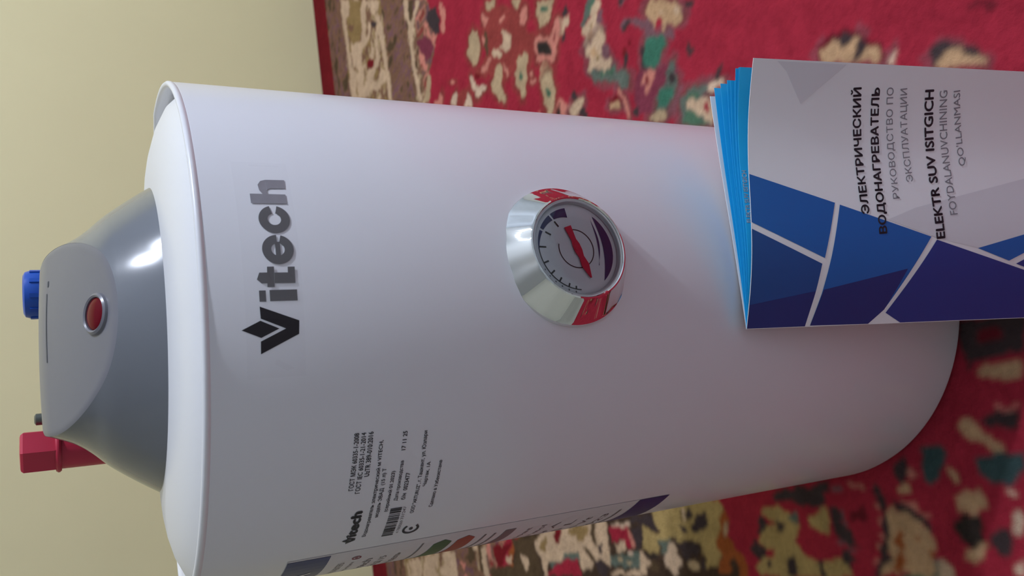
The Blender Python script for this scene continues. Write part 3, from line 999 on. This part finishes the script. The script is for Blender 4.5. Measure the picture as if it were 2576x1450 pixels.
rc = lathe_obj('hot_pipe_cap', [(0, .452), (.0108, .452), (.0108, .5115), (0, .5115)], m_redcap, heater, 40)
rc['label'] = 'long red hexagonal pipe cap'
place(rc, -.0425, .070)
V, Fc = prism(.0122, .5130, .5305, 6, .0016, rot=math.radians(20))
recalc(mesh_obj('cap_nut', V, Fc, m_redcap, rc))
lathe_obj('cap_flange', [(.009, .5108), (.0118, .5110), (.0126, .5120), (.0126, .5128), (.0118, .5138), (.009, .5138)], m_redcap, rc, 40)

bcap = lathe_obj('cold_pipe_cap', [(0, .5280), (.0110, .5280), (.0128, .5270), (.0136, .5245), (.0137, .5165), (.0130, .5150), (0, .5150)], m_bluecap, heater, 40)
bcap['label'] = 'short blue pipe cap'
place(bcap, .0464, .070)
for k in range(10):
    a = math.radians(36 * k)
    V, Fc = box(.0125, .0143, -.0012, .0012, .5165, .5245)
    V = [(x * math.cos(a) - y * math.sin(a), x * math.sin(a) + y * math.cos(a), z) for x, y, z in V]
    recalc(mesh_obj('grip_rib', V, Fc, m_bluecap, bcap))
slv = lathe_obj('cold_pipe_sleeve', [(0, .452), (.0100, .452), (.0100, .5150), (.0110, .5155), (0, .5155)], m_sleeve, heater, 40)
place(slv, .0464, .070)
std = lathe_obj('earth_stud', [(0, .452), (.0022, .452), (.0022, .5195), (.0032, .5195), (.0032, .5228), (.002, .5236), (0, .5236)], m_stud, heater, 20)
place(std, -.0255, .068)

# ---- thermometer
GZ = .2925
GY = .1405           # front of the glass, measured towards the viewer


def gauge():
    b = lathe_obj('temperature_gauge', [(.0352, .1235), (.0352, .1272), (.0349, .1282), (.0335, .1292), (.0262, .1402), (.0256, .1409),
                                        (.0249, .1411), (.0244, .1406), (.0241, .1390)], m_chrome, heater, 192, 25, axis='y', centre=(0, 0, GZ))
    for v in b.data.vertices:      # the thin chromed shell is slightly wavy
        dx, dz = v.co.x, v.co.z - GZ
        rr_ = math.hypot(dx, dz)
        if .0258 < rr_ < .0340:
            a = math.atan2(dz, dx)
            f = 1 + (.00022 * math.sin(9 * a + 1.7 * math.sin(4 * a)) + .00012 * math.sin(23 * a)) / rr_
            v.co.x, v.co.z = dx * f, GZ + dz * f
    b['label'] = 'round chrome thermometer gauge'
    lathe_obj('dial', [(.0243, .1375), (.0243, .1378), (0, .1378)], m_dial, b, 64, axis='y', centre=(0, 0, GZ), close_start=True)
    # glass
    lathe_obj('gauge_glass', [(.0242, .1396), (.0236, .1402), (.018, .1407), (.009, .1410), (0, .1411)], m_glass, b, 64, 60, axis='y', centre=(0, 0, GZ))
    lathe_obj('inner_ring', [(.0243, .1381), (.0243, .1398), (.0232, .1400), (.0226, .1381)], m_lid, b, 64, axis='y', centre=(0, 0, GZ))

    def pr(name, shape, m, depth=.1380, par=b):
        V, Fc = shape
        o = mesh_obj(name, [(x / 1000, -depth, GZ + z / 1000) for x, z in V], Fc, m, par)
        for p in o.data.polygons:
            if p.normal.y > 0:
                p.flip()
        o.data.update()
        return o
    ro = 20.6

    def wedge(a0, a1):
        n = 10
        aa = [a0 + (a1 - a0) * i / n for i in range(n + 1)]
        out = [(ro * math.cos(math.radians(a)), ro * math.sin(math.radians(a))) for a in aa]
        inn = []
        for a in aa:
            r = 15.6 + (20.1 - 15.6) * min(1, max(0, (a - 6) / 84.0)) ** .8
            inn.append((r * math.cos(math.radians(a)), r * math.sin(math.radians(a))))
        V = out + inn
        return V, [(k, k + 1, n + 2 + k, n + 1 + k) for k in range(n)]
    for a0, a1 in ((7, 33), (36, 60), (63, 92)):
        pr('scale_segment', wedge(a0, a1), m_dialblue)
    pr('scale_arc', annulus(0, 0, 20.1, 20.6, 90, 176, 40), m_black)
    for a, l in ((35, 7.0), (61.5, 6.0), (87, 4.0), (110, 3.0), (127, 2.8), (142, 2.5), (157, 2.0), (168, 1.6)):
        ca, sa = math.cos(math.radians(a)), math.sin(math.radians(a))
        w = .42
        q = [(ca * r - sa * t, sa * r + ca * t) for r, t in ((20.4 - l, -w), (20.2 if a > 80 else 20.4 - l + 3.2, -w), (20.2 if a > 80 else 20.4 - l + 3.2, w), (20.4 - l, w))]
        pr('tick_mark', (q, [(0, 1, 2, 3)]), m_black)
    for s in range(6):
        a = 118 + s * 10
        pr('scale_numeral', fill([arc_pts(21.7 * math.cos(math.radians(a)), 21.7 * math.sin(math.radians(a)), .55, .4, 0, 330, 10)]), m_greyprint)
    pr('dial_ring', annulus(0, 0, 9.3, 9.8, 75, 380, 60), m_black)
    # crescents below the centre
    n = 20
    o_ = arc_pts(0, 0, 20.4, 20.4, -37, -143, n)
    i_ = [(15.9 - 32.4 * k / n, -12.3 - 2.9 * math.sin(math.pi * k / n)) for k in range(n + 1)]
    pr('dial_crescent', (o_ + i_, [(k, k + 1, n + 2 + k, n + 1 + k) for k in range(n)]), m_dialblue)
    o_ = [(14.5 - 23.0 * k / n, -10.9 - 2.6 * math.sin(math.pi * k / n)) for k in range(n + 1)]
    i_ = [(14.5 - 23.0 * k / n, -10.9 - 1.3 * math.sin(math.pi * k / n) - .4 * k / n) for k in range(n + 1)]
    pr('dial_crescent', (o_ + i_, [(k, k + 1, n + 2 + k, n + 1 + k) for k in range(n)]), m_dialblue)
    # needle
    ax = Vector((-14.8, -4.6)).normalized()
    nx = Vector((-ax.y, ax.x))

    def nd(a, b_):
        return (ax.x * a + nx.x * b_, ax.y * a + nx.y * b_)
    outl = [nd(-11.3, -1.9), nd(-4.2, -1.3), nd(-1.6, -2.0), nd(1.6, -2.0), nd(4.6, -1.3), nd(9.0, -2.1), nd(15.6, -.25),
            nd(15.6, .25), nd(9.0, 2.1), nd(4.6, 1.3), nd(1.6, 2.0), nd(-1.6, 2.0), nd(-4.2, 1.3), nd(-11.3, 1.9)]
    V, Fc = fill([outl])
    k = len(outl)
    VV = [(x / 1000, -.1392, GZ + z / 1000) for x, z in V] + [(x / 1000, -.1387, GZ + z / 1000) for x, z in V]
    FF = list(Fc) + [tuple(i + k for i in reversed(f)) for f in Fc] + [(i, (i + 1) % k, (i + 1) % k + k, i + k) for i in range(k)]
    recalc(mesh_obj('needle', VV, FF, m_needle, b))
    lathe_obj('needle_hub', [(.0016, .1380), (.0016, .1394), (0, .1396)], m_needle, b, 20, axis='y', centre=(0, 0, GZ))
    return b


gauge()


# ---- big maker's logo
def logo():
    rect = lambda a, b, c, d: [(a, c), (b, c), (b, d), (a, d)]
    film = decal('logo_film', fill(strips(rect(-49, 45.5, 421.5, 444.5), 6)), m_film, heater, .00012)
    P = film
    decal('logo_letter', fill([[(-20.5, 438.9), (-25.3, 438.7), (-29.6, 429.0), (-32.0, 423.9), (-26.6, 423.6)],
                               [(-34.3, 439.0), (-39.3, 439.1), (-32.0, 423.9), (-29.6, 429.0)],
                               [(-29.6, 446.2), (-26.1, 438.9), (-29.5, 431.6), (-32.9, 438.8)]]), m_logo_dark, P)
    decal('logo_letter', fill([rect(-18.5, -14.0, 423.8, 434.7), rect(-18.6, -14.1, 436.2, 438.8)]), m_logo, P)
    decal('logo_letter', fill([[(-11.3, 424.2), (-4.5, 424.0), (-4.5, 426.8), (-6.9, 426.9), (-6.9, 432.3), (-4.4, 432.3), (-4.4, 435.0),
                                (-6.8, 435.1), (-6.8, 438.2), (-9.6, 439.3), (-11.2, 437.6), (-11.2, 435.3), (-12.8, 435.4), (-12.8, 432.6), (-11.2, 432.5)]]), m_logo, P)
    e = join2d([annulus(2.95, 430, 2.7, 6.3, 2, 346, 40), fill([rect(-.5, 6.2, 429.0, 431.0)])])
    decal('logo_letter', e, m_logo, P)
    decal('logo_letter', annulus(16.4, 430.1, 2.7, 6.3, 14, 346, 40), m_logo, P)
    decal('logo_letter', fill([rect(23.8, 28.5, 424.1, 438.6),
                               [(28.5, 431.6), (30.6, 431.4), (31.3, 430.2), (31.5, 423.9), (36.0, 423.6), (35.9, 431.4), (35.2, 433.6), (33.2, 434.9), (30.4, 434.6), (28.5, 433.4)]]), m_logo_pale, P)
    # ghost of the neighbouring foil left on the film
    decal('foil_residue', fill([rect(43.2, 44.0, 425, 437)]), m_film, P)
    decal('foil_residue', fill([[(-45.5, 426), (-41.5, 433), (-43.5, 434), (-46.5, 429)]]), m_film, P)
    film['label'] = 'grey maker logo lettering on clear film'


logo()


# ---- printed rating label (black text straight on the wall of the heater)
def rating():
    lines = [
        ('ГОСТ МЭК 60335-1-2008', (-105.2, 399.3), (-76.0, 399.5), 2.3),
        ('ГОСТ IEC 60335-1-21-2014', (-107.4, 396.1), (-76.1, 396.4), 2.3),
        ('UzTR 389-010:2016', (-98.4, 393.1), (-76.0, 393.2), 2.3),
        ('Водонагреватель электрический м VITECH,', (-139.5, 387.4), (-80.7, 388.1), 2.4),
        ('модель ЭВАД  (15 л) Т', (-125.1, 384.3), (-95.2, 385.0), 2.4),
        ('(серийный 01.2023)', (-122.1, 380.4), (-97.4, 380.7), 2.4),
        ('Дата производства', (-115.5, 376.9), (-92.4, 377.3), 2.2),
        ('17 11 25', (-86.9, 377.6), (-77.5, 377.5), 2.0),
        ('б/н  0023477', (-115.5, 373.6), (-99.4, 373.7), 2.2),
        ('ООО "ARTURUZ", г. Ташкент, ул. Юзлари', (-126.1, 366.9), (-78.4, 367.8), 2.4),
        ('Чартак, 1А', (-108.7, 364.2), (-94.9, 364.2), 2.2),
        ('Сделано в Узбекистане', (-123.7, 358.2), (-94.8, 358.6), 2.2),
    ]
    root = decal('rating_label', join2d([text_line(b, p0, p1, h, .012) for b, p0, p1, h in lines]), m_black, heater)
    root['label'] = 'black printed rating text'
    v = join2d([text_line('itech', (-138.0, 394.0), (-118.9, 394.2), 5.2, .05),
                fill([[(-137.9, 395.6), (-139.6, 395.6), (-141.0, 391.4), (-139.8, 391.4)],
                      [(-143.6, 395.6), (-142.0, 395.6), (-140.0, 391.4), (-141.4, 391.4)],
                      [(-140.8, 397.8), (-139.7, 395.8), (-140.8, 393.6), (-141.9, 395.8)]])])
    decal('maker_mark', v, m_black, root)
    rs = np.random.RandomState(4)
    bars = []
    for s0, s1 in ((-142.4, -132.5), (-131.5, -120.0)):
        s = s0
        while s < s1:
            w = rs.choice([.35, .6, 1.0])
            bars.append([(s, 372.8), (s + w, 372.8), (s + w, 378.4), (s, 378.4)])
            s += w + rs.choice([.3, .5, .8])
    decal('barcode', fill(bars), m_black, root)
    decal('barcode_number', join2d([text_line('4 780069', (-141.5, 370.9), (-131, 370.9), 1.5), text_line('331247', (-130, 371.2), (-120.5, 371.4), 1.5)]), m_greyprint, root)
    decal('conformity_mark', join2d([annulus(-139.6, 364.4, 3.0, 4.2, 40, 320, 30), fill([arc_pts(-139.4, 364.3, 1.2, 1.0, 0, 330, 12)])]), m_black, root)


rating()


# ---- energy sticker round the side
def sticker():
    s0, s1, z0, z1 = -254.0, -152.6, 201.5, 420.5
    rect = lambda a, b, c, d: [(a, c), (b, c), (b, d), (a, d)]
    st = decal('energy_sticker', fill(strips(rect(s0, s1, z0, z1), 5)), m_sticker, heater, .00015)
    st['label'] = 'white energy sticker with navy bands and coloured arrows'
    pr = lambda n, polys, m: decal(n, fill([q for p in polys for q in strips(p, 5)]), m, st, .0003)
    pr('navy_band', [rect(s0, s1 - 1.5, 400.0, 420.3)], m_navy)
    pr('navy_band', [rect(s0, s1, 201.8, 222.8)], m_navy)
    decal('energy_heading', text_line('ENERGIYA', (-240, 410), (-175, 410), 9, .02), m_sticker, st, .00045)
    decal('emblem', join2d([annulus(-163.2, 385.6, 1.6, 2.4, 0, 360, 20), fill([arc_pts(-163.2, 385.6, .9, .9, 0, 330, 10)])]), m_pinkprint, st, .0003)
    decal('small_print', join2d([text_line('ENERGY EFFICIENCY OF WATER HEATERS', (-238, 392), (-168, 392), 3.4),
                                 text_line('Электр сув иситгич', (-225, 386), (-170, 386), 3.0),
                                 text_line('Vitech', (-200, 378), (-169, 378), 4.5),
                                 text_line('ЭВАД 15', (-200, 370), (-168.5, 370), 4.5),
                                 text_line('модель', (-195, 362), (-167.5, 362), 3.6)]), m_greyprint, st, .0003)
    pr('rule_line', [rect(-230, -159.5, 351.6, 352.6)], m_greyprint)
    cols = [m_green, m_orange]
    for i, zc in enumerate((340.2, 327.0)):
        pr('class_arrow', [[(-250 + 8 * i, zc - 5), (-164, zc - 5), (-159.5, zc), (-164, zc + 5), (-250 + 8 * i, zc + 5)]], cols[i])
    for zc, a in ((316, -163), (310, -164)):
        pr('rule_line', [rect(-220, a, zc - .6, zc + .6)], m_greyprint)
    pr('rating_bar', [rect(-210, -162.2, 298, 304.5)], m_greyprint)
    decal('small_print', join2d([text_line('kVt soat', (-215, 288), (-166, 288), 3.2), text_line('Yillik iste’mol', (-230, 279), (-166, 279), 3.4),
                                 text_line('sinf A', (-205, 270), (-166, 270), 3.6), text_line('15 L', (-200, 260), (-167, 260), 5),
                                 text_line('1500 Vt', (-210, 249), (-167, 249), 4.5), text_line('2023', (-200, 238), (-166, 238), 4)]), m_greyprint, st, .0003)
    pr('rule_line', [rect(-230, -163, 229.5, 231)], m_greyprint)


sticker()

# ------------------------------------------------------------------ instruction booklet leaning on the heater
m_paper = mat('cover_paper', (0.88, 0.89, 0.90), rough=0.32, spec=0.45, coat=0.15, var=.01, var_scale=40)
m_page = mat('white_page', (0.72, 0.72, 0.73), rough=0.6, var=.01)
m_cyan = mat('cyan_page_header', (0.020, 0.50, 0.92), rough=0.4, var=.02)
m_facet = mat('pale_grey_cover_facet', (0.74, 0.745, 0.77), rough=0.34, var=.01)
m_blue1 = mat('cover_blue', (0.010, 0.135, 0.46), rough=0.32, coat=.15, var=.03)
m_blue2 = mat('cover_deep_blue', (0.011, 0.085, 0.30), rough=0.32, coat=.15, var=.03)
m_blue3 = mat('cover_indigo', (0.022, 0.055, 0.26), rough=0.32, coat=.15, var=.03)
m_blue4 = mat('cover_dark_indigo', (0.017, 0.042, 0.19), rough=0.32, coat=.15, var=.03)
m_ink = mat('black_cover_ink', (0.022, 0.022, 0.03), rough=0.45, var=.05)
m_greyink = mat('grey_cover_ink', (0.24, 0.24, 0.26), rough=0.45, var=.05)
m_whiteink = mat('white_header_ink', (0.7, 0.75, 0.8), rough=0.45, var=.02)

BQ = Vector((-0.01054, -0.13590, 0.19064))
BA = Vector((0.01424, 0.23042, 0.97299)).normalized()
B_E1 = (Vector((1, 0, 0)) - BA * BA.x).normalized()
B_E2 = BA.cross(B_E1)
BW, BL = 0.1400, 0.1925
PHF, PHB = -0.1403, 0.2044

booklet = empty('instruction_booklet', tuple(BQ - BA * BL))
tag(booklet, 'folded paper manual with blue angular cover art leaning against the water heater', 'booklet')


def leaf(phi, bow, u, v, lift=0.0, W=BW):
    """point on a leaf: u from spine, v down from the top edge (m)"""
    d = B_E1 * math.cos(phi) + B_E2 * math.sin(phi)
    n = d.cross(BA)
    t = min(max(u / W, 0), 1)
    return BQ + d * u - BA * v + n * (bow * math.sin(2 * math.pi * t) + lift) - booklet.location


def sheet(name, phi, bow, W, H, thick, mats, midx_fn, v0=0.0, edge=0):
    nu, nv = 28, 10
    vs = sorted({round(v0 + (H - v0) * j / nv, 5) for j in range(nv + 1)} | {.03})
    V, Fc, mi = [], [], []
    nr = len(vs)
    for side in (0, 1):
        for v in vs:
            for i in range(nu + 1):
                V.append(leaf(phi, bow, W * i / nu, v, -thick * side, W))
    st = nu + 1
    off = nr * st
    for side in (0, 1):
        for j in range(nr - 1):
            for i in range(nu):
                a = side * off + j * st + i
                f = (a, a + st, a + st + 1, a + 1)
                Fc.append(f if side == 0 else f[::-1])
                mi.append(midx_fn(vs[j]))
    ring = [i for i in range(nu + 1)] + [j * st + nu for j in range(1, nr)] + [(nr - 1) * st + i for i in range(nu - 1, -1, -1)] + [j * st for j in range(nr - 2, 0, -1)]
    for a, b in zip(ring, ring[1:] + ring[:1]):
        Fc.append((a, b, b + off, a + off))
        mi.append(edge)
    o = mesh_obj(name, V, Fc, None, booklet, True, mats=mats, midx=mi)
    return sharp(o, 40)


front = sheet('front_cover', PHF, .0034, BW, BL, .0003, [m_paper], lambda v: 0)
back = sheet('back_cover', PHB, .0004, BW - .0055, BL, .0003, [m_paper], lambda v: 0)
PAGES = ((-.044, .1382), (-.030, .1386), (-.012, .1388), (.004, .1325), (.030, .1340), (.062, .1356), (.110, .1362), (.168, .1372))
for k, (ph, w) in enumerate(PAGES):
    bow = .0034 * (1 - (k + 1) / 9) ** 1.2 + .0004
    pg = sheet('page', ph, bow, w, BL - .002, .00012, [m_page, m_cyan], lambda v: 1 if v < .0299 else 0, v0=.0004 * (k % 2), edge=1)
    if k == 0:
        first_page = (pg, ph, bow, w)


def on_cover(name, shape, m, lift=.00016):
    V, Fc = shape
    o = mesh_obj(name, [leaf(PHF, .0034, a / 1000, b / 1000, lift) for a, b in V], Fc, m, front)
    n = (B_E1 * math.cos(PHF) + B_E2 * math.sin(PHF)).cross(BA)
    for p in o.data.polygons:
        if p.normal.dot(n) < 0:
            p.flip()
    o.data.update()
    return o


def art(name, poly, m, lift=.00016):
    q = []
    for a, b in poly:
        q.append((min(max(a, .3), 139.8), min(max(b, .2), 192.3)))
    return on_cover(name, fill(strips(q, 4)), m, lift)


art('cover_facet', [(57.3, 82.8), (63.8, 101.2), (84, 192.3), (47.0, 192.3), (41.4, 141.6), (46.7, 116.1)], m_facet, .00010)
art('cover_facet', [(134, 20), (139, 14), (139, 55), (118, 30)], m_facet, .00010)
art('blue_panel', [(81.2, .2), (66.4, 50.3), (37.1, 43.4), (56.3, .2)], m_blue1)
art('blue_panel', [(52.9, .2), (34.1, 41.9), (19.2, 39.1), (.3, 34.8), (.3, .2)], m_blue2)
art('blue_panel', [(65.4, 53.3), (47.9, 110.6), (8.0, 83.2), (.3, 74.2), (.6, 37.9), (18.0, 42.9), (38.3, 47.6)], m_blue1)
art('blue_panel', [(20.1, 43.9), (30.5, 95.8), (8.0, 83.2), (.3, 74.2), (.6, 37.9)], m_blue4, .00022)
art('blue_panel', [(19.5, 39.0), (.3, 34.8), (.3, .2), (13, .2)], m_blue4, .00022)
art('blue_panel', [(46.2, 114.2), (23.0, 192.3), (.3, 192.3), (.3, 94.9), (6.2, 84.5)], m_blue3)
art('blue_panel', [(41.2, 141.6), (53.0, 192.3), (46, 192.3), (33.8, 163.3)], m_blue1)
art('blue_panel', [(32.0, 168.3), (42.5, 192.3), (25, 192.3), (29.5, 176)], m_blue3)

TX = [('ЭЛЕКТРИЧЕСКИЙ', (60.3, 68.3), (127.6, 62.7), 6.6, .03, m_ink),
      ('ВОДОНАГРЕВАТЕЛЬ', (49.7, 80.0), (128.0, 75.3), 6.2, .03, m_ink),
      ('РУКОВОДСТВО ПО', (68.7, 89.4), (128.3, 84.2), 5.0, 0.0, m_greyink),
      ('ЭКСПЛУАТАЦИИ', (78.0, 98.8), (128.1, 92.8), 5.2, 0.0, m_greyink),
      ('ELEKTR SUV ISITGICH', (46.7, 116.8), (128.1, 109.0), 6.0, .03, m_ink),
      ('FOYDALANUVCHINING', (59.9, 126.0), (127.9, 118.2), 5.0, 0.0, m_greyink),
      ("QO'LLANMASI", (87.2, 133.9), (128.2, 127.2), 5.2, 0.0, m_greyink)]
for body_, p0, p1, h, bold, m in TX:
    V, Fc = text2d(body_, bold)
    d = Vector((p1[0] - p0[0], p1[1] - p0[1]))
    n = Vector((d.y, -d.x)).normalized() * h
    on_cover('cover_lettering', ([(p0[0] + a * d.x + (b - .5) * n.x, p0[1] + a * d.y + (b - .5) * n.y) for a, b in V], Fc), m, .0003)

pg, ph, bw, w = first_page
V, Fc = text2d('ELEKTR SUV ISITGICH', .02)
o = mesh_obj('page_heading', [leaf(ph, bw, (56 + 28 * a) / 1000, (3.3 - 2.7 * b) / 1000, .00012, w) for a, b in V], Fc, m_whiteink, pg)
